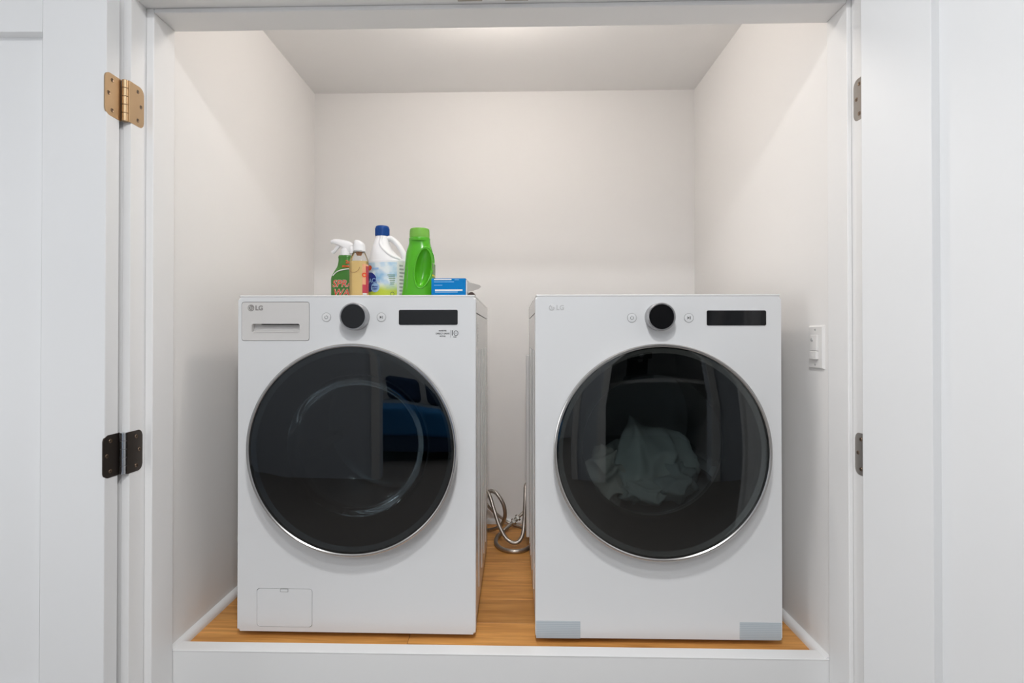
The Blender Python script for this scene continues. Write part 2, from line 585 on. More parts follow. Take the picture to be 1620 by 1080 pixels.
# ball-catch strikes under the head
for x0, x1, side in ((-0.140, -0.0785, 'left'), (-0.0215, 0.036, 'right')):
    st = tag(empty('catch_plate', ((x0 + x1) / 2, 1.325, ZR)), 'small bronze catch plate screwed under the head of the door frame, %s one' % side, 'catch plate', 'catch plates under the door frame head')
    hw = (x1 - x0) / 2
    obj('plate', B(-hw, hw, -.013, .012, -.003, 0, .001, 2), 'nickel', st)
    obj('ball', LA([(0, -.0075), (.004, -.0065), (.006, -.003)], 16), 'nickel', st)
    for s in (-1, 1):
        obj('screw', LA([(0, -.0040), (.003, -.0036), (.0036, -.003)], 12, c=(s * hw * .72, 0, 0)), 'screw_dark', st)

# ------------------------------------------------------------------ doors with hinges
DT = 0.044   # door thickness

def leaf_poly(w, h, r=.0155, knuckle=0.0):
    """outline in (along, z), rounded at the far end"""
    out = [(knuckle, -h / 2), (w - r, -h / 2)]
    for i in range(9):
        a = -PI / 2 + PI / 2 * i / 8
        out.append((w - r + r * math.cos(a), -h / 2 + r + r * math.sin(a)))
    for i in range(9):
        a = PI / 2 * i / 8
        out.append((w - r + r * math.cos(a), h / 2 - r + r * math.sin(a)))
    out.append((knuckle, h / 2))
    return out

HH = 0.1016
def hinge(door, side, z, phi, leafm, knm, scm, label):
    """side -1: left frame; pin at the origin. phi: how far the door is open"""
    h = empty('hinge', (0, 0, z), parent=door)
    h['label'] = label
    def leaf(name, along, off, nrm):
        # along: unit dir from the pin, off: plane offset vector, nrm: facing
        al = Vector((*along, 0)); nv = Vector((*nrm, 0)); ov = Vector((*off, 0))
        bm = bmesh.new()
        poly = leaf_poly(.0525, HH)
        f = [bm.verts.new(ov + al * a + Vector((0, 0, zz)) + nv * .0012) for a, zz in poly]
        g = [bm.verts.new(ov + al * a + Vector((0, 0, zz)) - nv * .0014) for a, zz in poly]
        ff = bm.faces.new(f); bm.faces.new(g[::-1])
        for i in range(len(poly)):
            j = (i + 1) % len(poly)
            bm.faces.new((f[i], g[i], g[j], f[j]))
        bmesh.ops.bevel(bm, geom=list(ff.edges), offset=.0005, segments=1, affect='EDGES')
        lo = obj(name, bm, leafm, h)
        for a, zz in ((.030, .036), (.041, .002), (.030, -.036)):
            p = ov + al * a + Vector((0, 0, zz)) + nv * .0012
            bm = LA([(.0050, 0), (.0046, .0007), (.0030, .0004), (.0012, -.0004), (0, -.0008)], 16)
            q = nv.to_track_quat('Z', 'Y').to_matrix().to_4x4()
            bmesh.ops.transform(bm, matrix=Matrix.Translation(p) @ q, verts=bm.verts)
            obj('screw', bm, scm, h)
            bm = bmesh.new()
            for t in range(2):
                box(bm, -.0024 if t else -.0006, .0024 if t else .0006, -.0006 if t else -.0024, .0006 if t else .0024, -.0003, .0004)
            bmesh.ops.transform(bm, matrix=Matrix.Translation(p) @ q @ Matrix.Rotation(.5, 4, 'Z'), verts=bm.verts)
            obj('screw_slot', bm, 'screw_dark', h, smooth=False)
    s = -side                                   # frame faces towards +X on the left side
    # leaf let into the frame rabbet
    leaf('frame_leaf', (0, 1), (s * .0086, 0.001), (s, 0))
    # leaf let into the door edge
    c_, s_ = math.cos(phi), math.sin(phi) * (-side)
    # closed: edge at s*.012 facing -s, runs +Y; rotate about the pin
    def rot(x, y): return (x * c_ + y * s_ * -1, x * s_ + y * c_) if side > 0 else (x * c_ - y * s_, x * s_ + y * c_)
    leaf('door_leaf', rot(0, 1), rot(s * .0092, 0.001), rot(-s, 0))
    for k in range(5):
        z0 = -HH / 2 + HH / 5 * k + .0004
        z1 = -HH / 2 + HH / 5 * (k + 1) - .0004
        bm = LA([(0, z0), (.0066, z0), (.0070, z0 + .0005), (.0070, z1 - .0005), (.0066, z1), (0, z1)], 24)
        obj('knuckle', bm, knm, h)
    return h


def make_door(name, side, pin, phi, label, zb, zt, width):
    """door modelled closed with the pin at the origin, then swung open about it"""
    d = tag(empty(name, (pin[0], pin[1], 0)), label, 'door', kind='structure')
    s = -side
    ang = phi * (-1 if side < 0 else 1)
    R = Matrix.Rotation(ang, 4, 'Z')
    y0, y1 = .005, .005 + DT                     # room face, closet face when closed
    e0 = s * .0098                               # hinge edge
    e1 = s * (.0098 + width)
    lo, hi = min(e0, e1), max(e0, e1)
    st, rail, rb = .152, .118, .22
    def put(n, bm):
        bmesh.ops.transform(bm, matrix=R, verts=bm.verts)
        return obj(n, bm, 'door_paint', d)
    put('stile', B(lo, lo + st, y0, y1, zb, zt, .0020, 3))
    put('stile', B(hi - st, hi, y0, y1, zb, zt, .0020, 3))
    put('rail', B(lo + st, hi - st, y0, y1, zt - rail, zt, .0003, 1))
    put('rail', B(lo + st, hi - st, y0, y1, zb, zb + rb, .0003, 1))
    # recessed panel with sloped edges on both faces
    px0, px1, pz0, pz1 = lo + st, hi - st, zb + rb, zt - rail
    bm = bmesh.new()
    for yf, yr in ((y1 - .0008, y1 - .019), (y0 + .0008, y0 + .015)):
        b_ = .003
        o_ = [bm.verts.new((x, yf, z)) for x, z in ((px0, pz0), (px1, pz0), (px1, pz1), (px0, pz1))]
        i_ = [bm.verts.new((x, yr, z)) for x, z in ((px0 + b_, pz0 + b_), (px1 - b_, pz0 + b_), (px1 - b_, pz1 - b_), (px0 + b_, pz1 - b_))]
        for k in range(4):
            bm.faces.new((o_[k], o_[(k + 1) % 4], i_[(k + 1) % 4], i_[k]))
        bm.faces.new(i_)
    put('panel', bm)
    return d

PINL, PINR = (-0.951, 1.289), (0.848, 1.289)
dl = make_door('door_1', -1, PINL, math.radians(179), 'white panelled closet door folded back flat at the left edge', ZF + .01, ZR - .004, .875)
dr = make_door('door_2', 1, PINR, math.radians(110), 'white panelled closet door standing ajar at the right edge', ZF + .01, ZR - .004, .875)
hinge(dl, -1, 1.4395, math.radians(179), 'bronze', 'bronze', 'screw_brass', 'tan bronze butt hinge at the top of the left door')
hinge(dl, -1, 0.5785, math.radians(179), 'bronze_dark_reflection', 'hinge_pale_reflection', 'screw_brass', 'butt hinge lower on the left door, dark reflection painted into its bronze')
hinge(dr, 1, 1.4400, math.radians(110), 'nickel', 'nickel', 'screw_brass', 'brown-grey butt hinge at the top of the right door')
hinge(dr, 1, 0.5785, math.radians(110), 'nickel', 'nickel', 'screw_brass', 'dark butt hinge lower on the right door')

# ------------------------------------------------------------------ washer and dryer
MW, MD, MZ0, MZ1 = 0.686, 0.665, 0.018, 0.982
DC = (0.343, 0.548)      # door centre (u, z)
DR_ = 0.2955             # door radius


def machine(name, loc, rz, kind):
    root = empty(name, loc, rz)
    off = Vector((-MW / 2, 0, 0))
    def P(n, bm, m, parent=root, **k):
        for v in bm.verts: v.co += off
        return obj(n, bm, m, parent, **k)
    def PM(n, me, m, parent=root, **k):
        me.transform(Matrix.Translation(off))
        return link(n, me, m, parent, **k)
    washer = kind == 'washer'
    # ---- front panel with door hole (and drawer / filter openings)
    FT = MZ1 - .006
    fp = bmesh.new()
    f_poly = rrect(0, MW, MZ0, FT, .007, 5)
    prism(fp, f_poly, 0, .03)
    front = [f for f in fp.faces if all(abs(v.co.y) < 1e-6 for v in f.verts)]
    bmesh.ops.bevel(fp, geom=list(front[0].edges), offset=.006, segments=4, affect='EDGES', profile=0.5)
    cuts = [LA([(0, -.02), (.225, -.02), (.225, .05), (0, .05)], 96, 'Y', (DC[0], 0, DC[1]))]
    if washer:
        cuts.append(PR(rrect(.0096, .2075, .8506, .9630, .007), -.02, .05))
        cuts.append(PR(rrect(.0564, .2177, .0311, .1411, .009), -.02, .05))
    PM('front_panel', cut(fp, cuts), 'enamel')
    # ---- cabinet
    P('top_panel', B(.002, MW - .002, .0015, MD, MZ1 - .006, MZ1, .0028, 3), 'enamel_side')
    def side(x0, x1, out):
        bm = B(x0, x1, .031, MD, MZ0 + .004, MZ1 - .050, .002, 2)
        # pressed vertical ribs
        for (d0, d1) in ((.16, .19), (.30, .325), (.42, .445), (.53, .555)):
            xa, xb = (x1 - .001, x1 + .0022) if out > 0 else (x0 - .0022, x0 + .001)
            box(bm, xa, xb, d0, d1, MZ0 + .06, MZ1 - .16, .0015, 2)
        return P('side_panel', bm, 'enamel_side')
    side(.0025, .010, -1)
    side(MW - .010, MW - .0025, 1)
    # top edge of the cabinet above the side seam
    for xa, xb in ((.002, .010), (MW - .010, MW - .002)):
        P('top_skirt', B(xa, xb, .031, MD, MZ1 - .048, MZ1 - .006, .001, 1), 'enamel_side')
    P('back_panel', B(.010, MW - .010, MD - .010, MD - .002, MZ0 + .004, MZ1 - .008), 'enamel_side', smooth=False)
    P('base_panel', B(.010, MW - .010, .035, MD - .012, MZ0 + .004, MZ0 + .012), 'dark_gap', smooth=False)
    for u in (.06, MW - .06):
        for d in (.07, MD - .07):
            P('foot', LA([(0, 0), (.022, 0), (.022, .008), (.012, .010), (.012, .024), (0, .024)], 20, c=(u, d, 0)), 'black_plastic')
    if not washer:
        P('rear_cover', B(-.0085, MW + .004, MD + .001, MD + .050, .05, .790, .004, 2), 'enamel_side')
    # ---- round door
    dc = (DC[0], 0, DC[1])
    door = P('door', LA([(.2870, -.0490), (.2895, -.0512), (.2925, -.0512), (.2950, -.0490), (DR_, -.0455), (DR_, -.040), (.2900, -.034), (.2900, -.006), (.2840, -.002), (.2700, -.002), (.2700, -.040), (.2870, -.044)], 128, 'Y', dc, close=True), 'chrome')
    door['label'] = 'chrome rim of the round door'
    P('door_glass', LA([(0, -.0535), (.20, -.0525), (.2750, -.0505), (.2868, -.0490), (.2868, -.0450), (.2750, -.0465), (.20, -.0485), (0, -.0495)], 128, 'Y', dc), 'door_glass' if washer else 'dryer_glass', door)
    P('door_inner_ring', LA([(.2865, -.0440), (.2650, -.0380), (.2420, -.0260), (.2250, -.0060), (.2130, .0120), (.2050, .0300), (.2050, .0600), (.2120, .0600), (.2220, .0200), (.2660, -.0150), (.2690, -.0400)], 96, 'Y', dc), 'black_plastic', door)
    if washer:
        P('door_bowl', LA([(.204, .010), (.200, .040), (.185, .075), (.150, .105), (.090, .122), (0, .128), (0, .124), (.088, .118), (.147, .101), (.181, .072), (.196, .039), (.200, .010)], 96, 'Y', dc), 'bowl_glass', door)
        P('gasket', LA([(.2250, .062), (.2080, .064), (.2040, .075), (.2130, .084), (.2060, .092), (.2400, .098)], 96, 'Y', dc), 'gasket')
        drum = P('drum', LA([(.2400, .100), (.2560, .112), (.2560, .500), (.235, .515), (.10, .520), (0, .530)], 96, 'Y', dc), 'drum_steel')
    else:
        P('gasket', LA([(.2250, .062), (.2100, .064), (.2100, .090), (.2400, .098)], 96, 'Y', dc), 'gasket')
        drum = P('drum', LA([(.2400, .100), (.2650, .112), (.2650, .560), (.235, .575), (.10, .580), (0, .585)], 96, 'Y', dc), 'drum_paint')
    for k in range(3):
        a = math.radians(k * 120 + (75 if washer else 95))
        bm = bmesh.new()
        rr0 = .256 if washer else .265
        v = []
        for w_, r_ in ((-.030, rr0), (-.012, rr0 - .05), (.012, rr0 - .05), (.030, rr0)):
            for d in (.14, .48):
                v.append(bm.verts.new((DC[0] + math.cos(a) * r_ - math.sin(a) * w_, d, DC[1] + math.sin(a) * r_ + math.cos(a) * w_)))
        for i in range(3):
            bm.faces.new((v[2 * i], v[2 * i + 1], v[2 * i + 3], v[2 * i + 2]))
        bm.faces.new((v[0], v[2], v[4], v[6])); bm.faces.new((v[1], v[3], v[5], v[7]))
        P('drum_fin', bm, 'drum_paint', drum)
    if not washer:
        # lint grille at the front lip of the drum: rows of small slots
        bm = bmesh.new()
        for k in range(20):
            if 8 <= k <= 11: continue
            a = math.radians(-90 + (k - 9.5) * 4.2)
            m4 = Matrix.Translation((DC[0] + math.cos(a) * .212, .078, DC[1] + math.sin(a) * .212)) @ Matrix.Rotation(-(a + PI / 2), 4, 'Y')
            t = bmesh.ops.create_cube(bm, size=1, matrix=m4 @ Matrix.Diagonal((.0050, .018, .003, 1)))
        P('lint_grille', bm, 'black_plastic', smooth=False)['kind'] = 'stuff'
    # ---- dial
    ku, kz = (.3435, .9195) if washer else (.3455, .9175)
    kr = .0385
    dial = P('dial', LA([(.0335, -.0325), (.0345, -.0342), (.0368, -.0342), (kr, -.0325), (kr, -.004), (kr, .0)], 64, 'Y', (ku, 0, kz)), 'silver')
    P('dial_screen', LA([(0, -.0330), (.0342, -.0330), (.0346, -.0325), (.0346, -.030)], 64, 'Y', (ku, 0, kz)), 'black_screen' if washer else 'black_gloss', dial)
    # ---- round buttons with power and play marks
    for (bu, bz, mark) in (((.2567, .9187, 'p'), (.4155, .9185, 'q')) if washer else ((.2710, .9157, 'p'), (.4300, .9155, 'q'))):
        bt = P('button', LA([(0, -.0016), (.0112, -.0016), (.0120, -.0010), (.0120, .0)], 40, 'Y', (bu, 0, bz)), 'button' if washer else 'enamel')
        P('button_ring', LA([(.0120, -.0004), (.0122, -.0012), (.0130, -.0012), (.0132, .0)], 40, 'Y', (bu, 0, bz)), 'button_grey', bt)
        bm = bmesh.new()
        if mark == 'p':
            arc = [(bu + .0046 * math.sin(math.radians(t)), -.0018, bz + .0046 * math.cos(math.radians(t))) for t in range(38, 323, 15)]
            tube(bm, arc, .00055, 6)
            tube(bm, [(bu, -.0018, bz + .0015), (bu, -.0018, bz + .0062)], .00055, 6)
        else:
            prism(bm, [(bu - .0042, bz - .0042), (bu + .0010, bz), (bu - .0042, bz + .0042)], -.0020, -.0015)
            prism(bm, rrect(bu + .0014, bu + .0024, bz - .0042, bz + .0042, .0002, 1), -.0020, -.0015)
            prism(bm, rrect(bu + .0036, bu + .0046, bz - .0042, bz + .0042, .0002, 1), -.0020, -.0015)
        P('power_mark' if mark == 'p' else 'play_mark', bm, 'ink', bt, smooth=False)
    # ---- display window
    du0, du1, dz0, dz1 = (.4660, .6345, .8965, .9395) if washer else (.4795, .6440, .8940, .9360)
    disp = P('display', PR(rrect(du0, du1, dz0, dz1, .004), -.0016, .002, .0005), 'black_gloss')
    fr_ = cut(PR(rrect(du0 - .0016, du1 + .0016, dz0 - .0016, dz1 + .0016, .005), -.0008, .001), [PR(rrect(du0 - .0001, du1 + .0001, dz0 - .0001, dz1 + .0001, .004), -.01, .01)])
    PM('display_surround', fr_, 'button', disp)
    # ---- maker's mark: round emblem and the letters
    if washer:
        drawer_bm = PR(rrect(.0108, .2063, .8518, .9618, .006), -.0006, .030, .0008)
        pocket = PR(rrect(.0393, .1790, .8742, .8997, .005), -.05, .015)
        dw = PM('detergent_drawer', cut(drawer_bm, [pocket]), 'drawer_white')
        P('drawer_slot', B(.0660, .1770, .0030, .0148, .8972, .8995), 'dark_gap', dw, smooth=False)
        bm = bmesh.new()     # slanted grip inside the pocket
        v = [bm.verts.new(p) for p in ((.041, .0005, .8765), (.178, .0005, .8765), (.178, .0145, .8830), (.050, .0145, .8830), (.041, .0005, .8750), (.178, .0005, .8750), (.178, .0145, .8750), (.050, .0145, .8750))]
        for q in ((0, 1, 2, 3), (4, 5, 1, 0), (5, 6, 2, 1), (6, 7, 3, 2), (7, 4, 0, 3), (7, 6, 5, 4)): bm.faces.new([v[i] for i in q])
        P('grip', bm, 'drawer_white', dw, smooth=False)
        P('drawer_back', B(.0150, .2020, .0300, .2500, .8560, .9570), 'dark_gap', dw, smooth=False)
        eu, ez, par, y_e = .0373, .9457, dw, -.0006
        emb, lett = 'ink_grey', 'ink_grey'
    else:
        eu, ez, par, y_e = .0463, .9449, root, 0.0
        emb, lett = 'pale_emblem', 'pale_letter'
    e_ = P('emblem', LA([(0, -.0010), (.0088, -.0010), (.0096, -.0004), (.0096, .0004)], 40, 'Y', (eu, y_e, ez)), emb, par)
    bm = bmesh.new()     # face in the emblem: arc, upright and dot
    arc = [(eu + .0068 * math.sin(math.radians(t)), y_e - .0012, ez + .0068 * math.cos(math.radians(t))) for t in range(90, 350, 14)]
    tube(bm, arc, .00050, 6)
    tube(bm, [(eu + .0068, y_e - .0012, ez), (eu + .0032, y_e - .0012, ez)], .0005, 6)
    tube(bm, [(eu, y_e - .0012, ez + .0035), (eu, y_e - .0012, ez - .0030), (eu + .0022, y_e - .0012, ez - .0030)], .0005, 6)
    lathe(bm, [(0, -.0003), (.0010, 0)], 10, 'Y', (eu - .0028, y_e - .0011, ez + .0030))
    P('emblem_mark', bm, 'print_white' if washer else 'print_grey', e_ if not washer else par)
    me = text_mesh('LG', .0185, 'LEFT', .0006 if washer else .0003, .0004)
    me.transform(Matrix.Translation((eu + .0125, y_e - .0004, ez - .0008)))
    PM('maker_lettering', me, lett, par, smooth=False)
    if washer:
        # print under the display
        for body, sz, u, z, al in (('INVERTER', .0050, .5915, .8795, 'CENTER'), ('DIRECT DRIVE', .0062, .5915, .8715, 'CENTER'), ('MOTOR', .0046, .5915, .8640, 'CENTER'), ('1', .0215, .6190, .8728, 'CENTER'), ('YEARS', .0034, .6262, .8618, 'CENTER')):
            me = text_mesh(body, sz, al, .0002, .0001)
            me.transform(Matrix.Translation((u, -.0003, z)))
            PM('motor_lettering', me, 'ink', smooth=False)
        bm = bmesh.new()
        tube(bm, [(.6296 + .0058 * math.cos(t * PI / 16), -.0003, .8728 + .0070 * math.sin(t * PI / 16)) for t in range(33)], .0009, 6, False)
        tube(bm, [(.6270, -.0003, .8728), (.6322, -.0003, .8728)], .0005, 6)
        tube(bm, [(.6135, -.0003, .8600), (.6135, -.0003, .8818)], .0003, 6)
        P('motor_print', bm, 'ink', smooth=False)
        # filter flap
        fl_ = P('filter_cover', PR(rrect(.0574, .2167, .0321, .1401, .0085), -.0003, .02, .0008), 'enamel')
        P('filter_back', B(.052, .222, .0305, .034, .027, .146), 'dark_gap', fl_, smooth=False)
        bm = PR(rrect(.1243, .1480, .1311, .1402, .0012, 2), -.0010, .001)
        P('latch_outline', bm, 'button_grey', fl_, smooth=False)
        P('latch', PR(rrect(.1258, .1465, .1325, .1390, .001, 2), -.0016, .001), 'enamel', fl_, smooth=False)
        # printed notice on the right flank
        me = text_mesh('WASHER', .012, 'CENTER', 0, .0001)
        me.transform(Matrix.Rotation(PI / 2, 4, 'Z') @ Matrix.Rotation(PI / 2, 4, 'Y'))
        bm = bmesh.new()
        for r in range(7):
            box(bm, MW - .0026, MW - .0022, .10 + (r % 3) * .004, .13, .842 + r * .010, .846 + r * .010)
        P('side_notice', bm, 'print_grey', smooth=False)
        bpy.data.meshes.remove(me)
    else:
        for (u0, u1, z0, z1) in ((.0020, .1258, .0170, .0650), (.5690, .6840, .0190, .0670)):
            P('tape_strip', PR(rrect(u0, u1, z0, z1, .0008, 1), -.0006, .0058), 'tape', smooth=False)
    return root


ws = machine('washing_machine', (-0.7943 + .343, 1.5297, 0), -0.0047, 'washer')
tag(ws, 'white front-load washer with detergent drawer and bottles on top', 'washing machine')
dy = machine('clothes_dryer', (0.0607 + .343, 1.5179, 0), 0.0024, 'dryer')
tag(dy, 'white front-load dryer with taped lower corners and laundry behind its door', 'dryer')


# ------------------------------------------------------------------ laundry in the dryer drum
def cloth(name, c, rad, seed, m, label, parts=3):
    rnd = random.Random(seed)
    bm = bmesh.new()
    bmesh.ops.create_icosphere(bm, subdivisions=5, radius=1)
    ax = [(Vector((rnd.uniform(-1, 1), rnd.uniform(-1, 1), rnd.uniform(-1, 1))).normalized(), rnd.uniform(3.5, 8), rnd.uniform(0, 6)) for _ in range(5)]
    for v in bm.verts:
        d = v.co.copy()
        k = 0
        for a, f, ph in ax:
            k += (1 - abs(math.sin(d.dot(a) * f * .5 + ph + 1.3 * math.sin(d.x * 3 + ph)))) ** 1.6 * .17
        k = .72 + k
        v.co = Vector((d.x * rad[0], d.y * rad[1], d.z * rad[2])) * k
    o = obj(name, bm, m, loc=c, ang=180, wn=False)
    return tag(o, label, 'laundry', 'laundry in the dryer')

DX, DYY = 0.4037, 1.5179
cloth('crumpled_sheet', (DX + .040, DYY + .30, .435), (.150, .13, .135), 3, 'linen', 'crumpled white sheet heaped in the dryer drum, largest piece of laundry')
cloth('folded_towel', (DX - .095, DYY + .235, .415), (.075, .075, .085), 8, 'linen_cream', 'cream towel bunched at the left of the dryer drum')
cloth('pillow_case', (DX + .105, DYY + .215, .400), (.080, .07, .060), 13, 'grey_linen', 'grey-white pillow case at the right of the dryer drum')
cloth('bath_towel', (DX + .000, DYY + .185, .378), (.095, .06, .040), 21, 'linen', 'flat white cloth along the front lip of the dryer drum')

# ------------------------------------------------------------------ steel hoses between the machines
def hose(name, pts, label, r=.0080):
    h = tag(obj(name, tube(bmesh.new(), spline(pts, 10), r, 14), 'braided_steel', ang=60), label, 'hose', 'braided steel water hoses')
    return h
h1 = hose('water_hose', [(-0.132, 2.3, 0.14), (-0.121, 2.3, 0.172), (-0.102, 2.3, 0.202), (-0.074, 2.28, 0.2), (-0.045, 2.27, 0.16), (-0.037, 2.28, 0.109), (-0.051, 2.31, 0.059), (-0.082, 2.35, 0.025), (-0.12, 2.38, 0.0085), (-0.17, 2.39, 0.0085)], 'braided steel hose curling in a tight loop beside the washer')
h2 = hose('water_hose', [(-0.15, 2.31, 0.235), (-0.118, 2.3, 0.204), (-0.101, 2.28, 0.186), (-0.081, 2.25, 0.135), (-0.057, 2.22, 0.077), (-0.025, 2.2, 0.034), (0.011, 2.19, 0.026), (0.035, 2.205, 0.05), (0.043, 2.235, 0.101), (0.048, 2.255, 0.183), (0.050, 2.28, 0.225), (0.056, 2.3, 0.234), (0.063, 2.325, 0.214), (0.066, 2.335, 0.138), (0.070, 2.34, 0.057), (0.085, 2.36, 0.02)], 'braided steel hose hanging in a long U between washer and dryer')
h3 = hose('water_hose', [(-0.013, 2.4, 0.028), (-0.044, 2.36, 0.013), (-0.070, 2.3, 0.0085), (-0.073, 2.229, 0.0085), (-0.048, 2.17, 0.0085), (-0.002, 2.145, 0.0085), (0.042, 2.16, 0.0085), (0.075, 2.21, 0.0085)], 'thick braided steel hose lying in a bend on the plank floor', .0086)
# coupling at the end of the floor hose
a, b_ = Vector((-0.013, 2.4, 0.028)), Vector((0.026, 2.41, 0.061))
ax = (b_ - a).normalized()
q = ax.to_track_quat('Z', 'Y').to_matrix().to_4x4()
for h0, ln, r_, n_ in ((0.000, .012, .0085, 20), (.012, .010, .0150, 6), (.024, .012, .0100, 20), (.037, .010, .0150, 6)):
    bm = LA([(0, h0), (r_ * .92, h0), (r_, h0 + .001), (r_, h0 + ln - .001), (r_ * .92, h0 + ln), (0, h0 + ln)], n_)
    bmesh.ops.transform(bm, matrix=Matrix.Translation(a) @ q, verts=bm.verts)
    obj('coupling_nut', bm, 'brass_nut', h3, ang=30)
h4 = hose('water_hose', [(0.0215, 2.409, 0.0575), (0.034, 2.412, 0.068), (0.052, 2.42, 0.083), (0.083, 2.43, 0.103), (0.12, 2.45, 0.12)], 'short braided steel hose rising from the coupling behind the dryer', .0066)
h5 = hose('water_hose', [(-0.17, 2.44, 0.16), (-0.134, 2.44, 0.118), (-0.1, 2.45, 0.075), (-0.057, 2.455, 0.038), (-0.014, 2.452, 0.012), (0.026, 2.425, 0.009), (0.069, 2.375, 0.009), (0.1, 2.35, 0.009)], 'dull grey steel hose crossing behind the coupling near the back wall', .0066)


# ------------------------------------------------------------------ bottles on the washer
TOP = MZ1

def superpt(t, rx, ry, n):
    c_, s_ = math.cos(t), math.sin(t)
    return (rx * math.copysign(abs(s_) ** (2 / n), s_), -ry * math.copysign(abs(c_) ** (2 / n), c_))


def loft(secs, n=48, exp=2.6, capb=True, capt=True):
    """secs: (z, x0, x1, half depth[, exponent])"""
    bm = bmesh.new()
    rings = []
    for s in secs:
        z, x0, x1, ry = s[:4]
        ex = s[4] if len(s) > 4 else exp
        cx, rx = (x0 + x1) / 2, (x1 - x0) / 2
        ring = []
        for i in range(n):
            px, py = superpt(2 * PI * i / n, rx, ry, ex)
            ring.append(bm.verts.new((cx + px, py, z)))
        rings.append(ring)
    for A, D in zip(rings, rings[1:]):
        for i in range(n):
            j = (i + 1) % n
            bm.faces.new((A[i], A[j], D[j], D[i]))
    if capb: bm.faces.new(rings[0][::-1])
    if capt: bm.faces.new(rings[-1])
    return bm


def dense(secs, k=4):
    """interpolate loft sections smoothly"""
    out = []
    P = [tuple(s[:4]) for s in secs]
    P4 = [P[0]] + P + [P[-1]]
    for i in range(1, len(P4) - 2):
        for s in range(k):
            t = s / k
            out.append(tuple(0.5 * ((2 * b1) + (c1 - a1) * t + (2 * a1 - 5 * b1 + 4 * c1 - d1) * t * t + (3 * b1 - a1 - 3 * c1 + d1) * t ** 3)
                             for a1, b1, c1, d1 in zip(P4[i - 1], P4[i], P4[i + 1], P4[i + 2])))
    out.append(P[-1])
    return out


class Wrap:
    """flat (arc length, z) -> surface of a super-elliptic bottle wall"""
    def __init__(s, cx, rx, ry, exp, offs=.0006):
        s.cx, s.rx, s.ry, s.exp, s.offs = cx, rx + offs, ry + offs, exp, offs
        s.tab = [(0.0, 0.0)]
        n = 400
        prev = superpt(0, s.rx, s.ry, exp); acc = 0
        for i in range(1, n + 1):
            t = PI * i / n
            p = superpt(t, s.rx, s.ry, exp)
            acc += math.hypot(p[0] - prev[0], p[1] - prev[1]); prev = p
            s.tab.append((acc, t))
    def __call__(s, a, z, lift=0.0):
        aa = abs(a)
        tab = s.tab
        lo, hi = 0, len(tab) - 1
        while hi - lo > 1:
            m_ = (lo + hi) // 2
            if tab[m_][0] > aa: hi = m_
            else: lo = m_
        f = (aa - tab[lo][0]) / max(1e-9, tab[hi][0] - tab[lo][0])
        t = tab[lo][1] + (tab[hi][1] - tab[lo][1]) * f
        t = math.copysign(t, a)
        x, y = superpt(t, s.rx + lift, s.ry + lift, s.exp)
        return Vector((s.cx + x, y, z))
    def patch(s, a0, a1, z0, z1, na=24, nz=4, lift=0.0, zf=None):
        bm = bmesh.new()
        g = [[bm.verts.new(s(a0 + (a1 - a0) * i / na, (z0 + (z1 - z0) * j / nz), lift)) for j in range(nz + 1)] for i in range(na + 1)]
        for i in range(na):
            for j in range(nz):
                bm.faces.new((g[i][j], g[i + 1][j], g[i + 1][j + 1], g[i][j + 1]))
        return bm
    def disc(s, a, z, ra, rz, lift=0.0, n=32):
        bm = bmesh.new()
        c = bm.verts.new(s(a, z, lift))
        r1 = [bm.verts.new(s(a + ra * .5 * math.cos(2 * PI * i / n), z + rz * .5 * math.sin(2 * PI * i / n), lift)) for i in range(n)]
        r2 = [bm.verts.new(s(a + ra * math.cos(2 * PI * i / n), z + rz * math.sin(2 * PI * i / n), lift)) for i in range(n)]
        for i in range(n):
            j = (i + 1) % n
            bm.faces.new((c, r1[i], r1[j])); bm.faces.new((r1[i], r2[i], r2[j], r1[j]))
        return bm
    def text(s, name, body, size, a, z, m, parent, bold=0.0, lift=.0008, shear=0.0, slope=0.0):
        me = text_mesh(body, size, 'CENTER', bold, .0001)
        for v in me.vertices:
            q_ = s(a + v.co.x + v.co.z * shear, z + v.co.z + v.co.x * slope, lift + (-v.co.y))
            v.co = q_
        return link(name, me, m, parent, smooth=False)


# --- green trigger spray bottle
t = tag(empty('spray_bottle', (-0.606, 1.915, TOP)), 'green stain remover spray bottle with white trigger head, leftmost on the washer', 'spray bottle', 'laundry products on the washer')
secs = dense([(0, -.046, .046, .026), (.006, -.048, .048, .028), (.06, -.048, .048, .028), (.090, -.048, .048, .028), (.112, -.038, .043, .026), (.130, -.027, .033, .022), (.146, -.023, .027, .019), (.158, -.022, .025, .018), (.166, -.023, .025, .018), (.172, -.020, .022, .017)])
bd = obj('bottle_body', loft(secs, exp=2.8), 'spray_green', t, ang=60)
wp = Wrap(0, .048, .028, 2.8)
wp.text('lettering', 'SPRAY', .034, .012, .068, 'print_white', t, .0012, .0003, .2)
wp.text('lettering', 'SPRAY', .034, .012, .068, 'orange_red', t, .0003, .0009, .2)
wp.text('lettering', 'WASH', .034, .017, .036, 'print_white', t, .0012, .0003, .2)
wp.text('lettering', 'WASH', .034, .017, .036, 'orange_red', t, .0003, .0009, .2)
obj('label_stripe', tube(bmesh.new(), spline([(-.036, -.0245, .098), (-.018, -.0275, .112), (.006, -.0275, .119), (.030, -.0235, .122)], 6), .002, 8, flat=(0, 1, 0)), 'print_white', t)
wp2 = Wrap(.003, .031, .022, 2.6)
wp2.text('lettering', '2x', .016, .014, .146, 'orange_red', t, .0006, .001)
wp2.text('lettering', 'POWER', .010, .013, .130, 'orange_red', t, .0006, .003)
obj('collar', LA([(0, .170), (.0170, .170), (.0178, .174), (.0165, .190), (.0150, .196), (0, .196)], 28, c=(.001, 0, 0)), 'white_plastic', t)
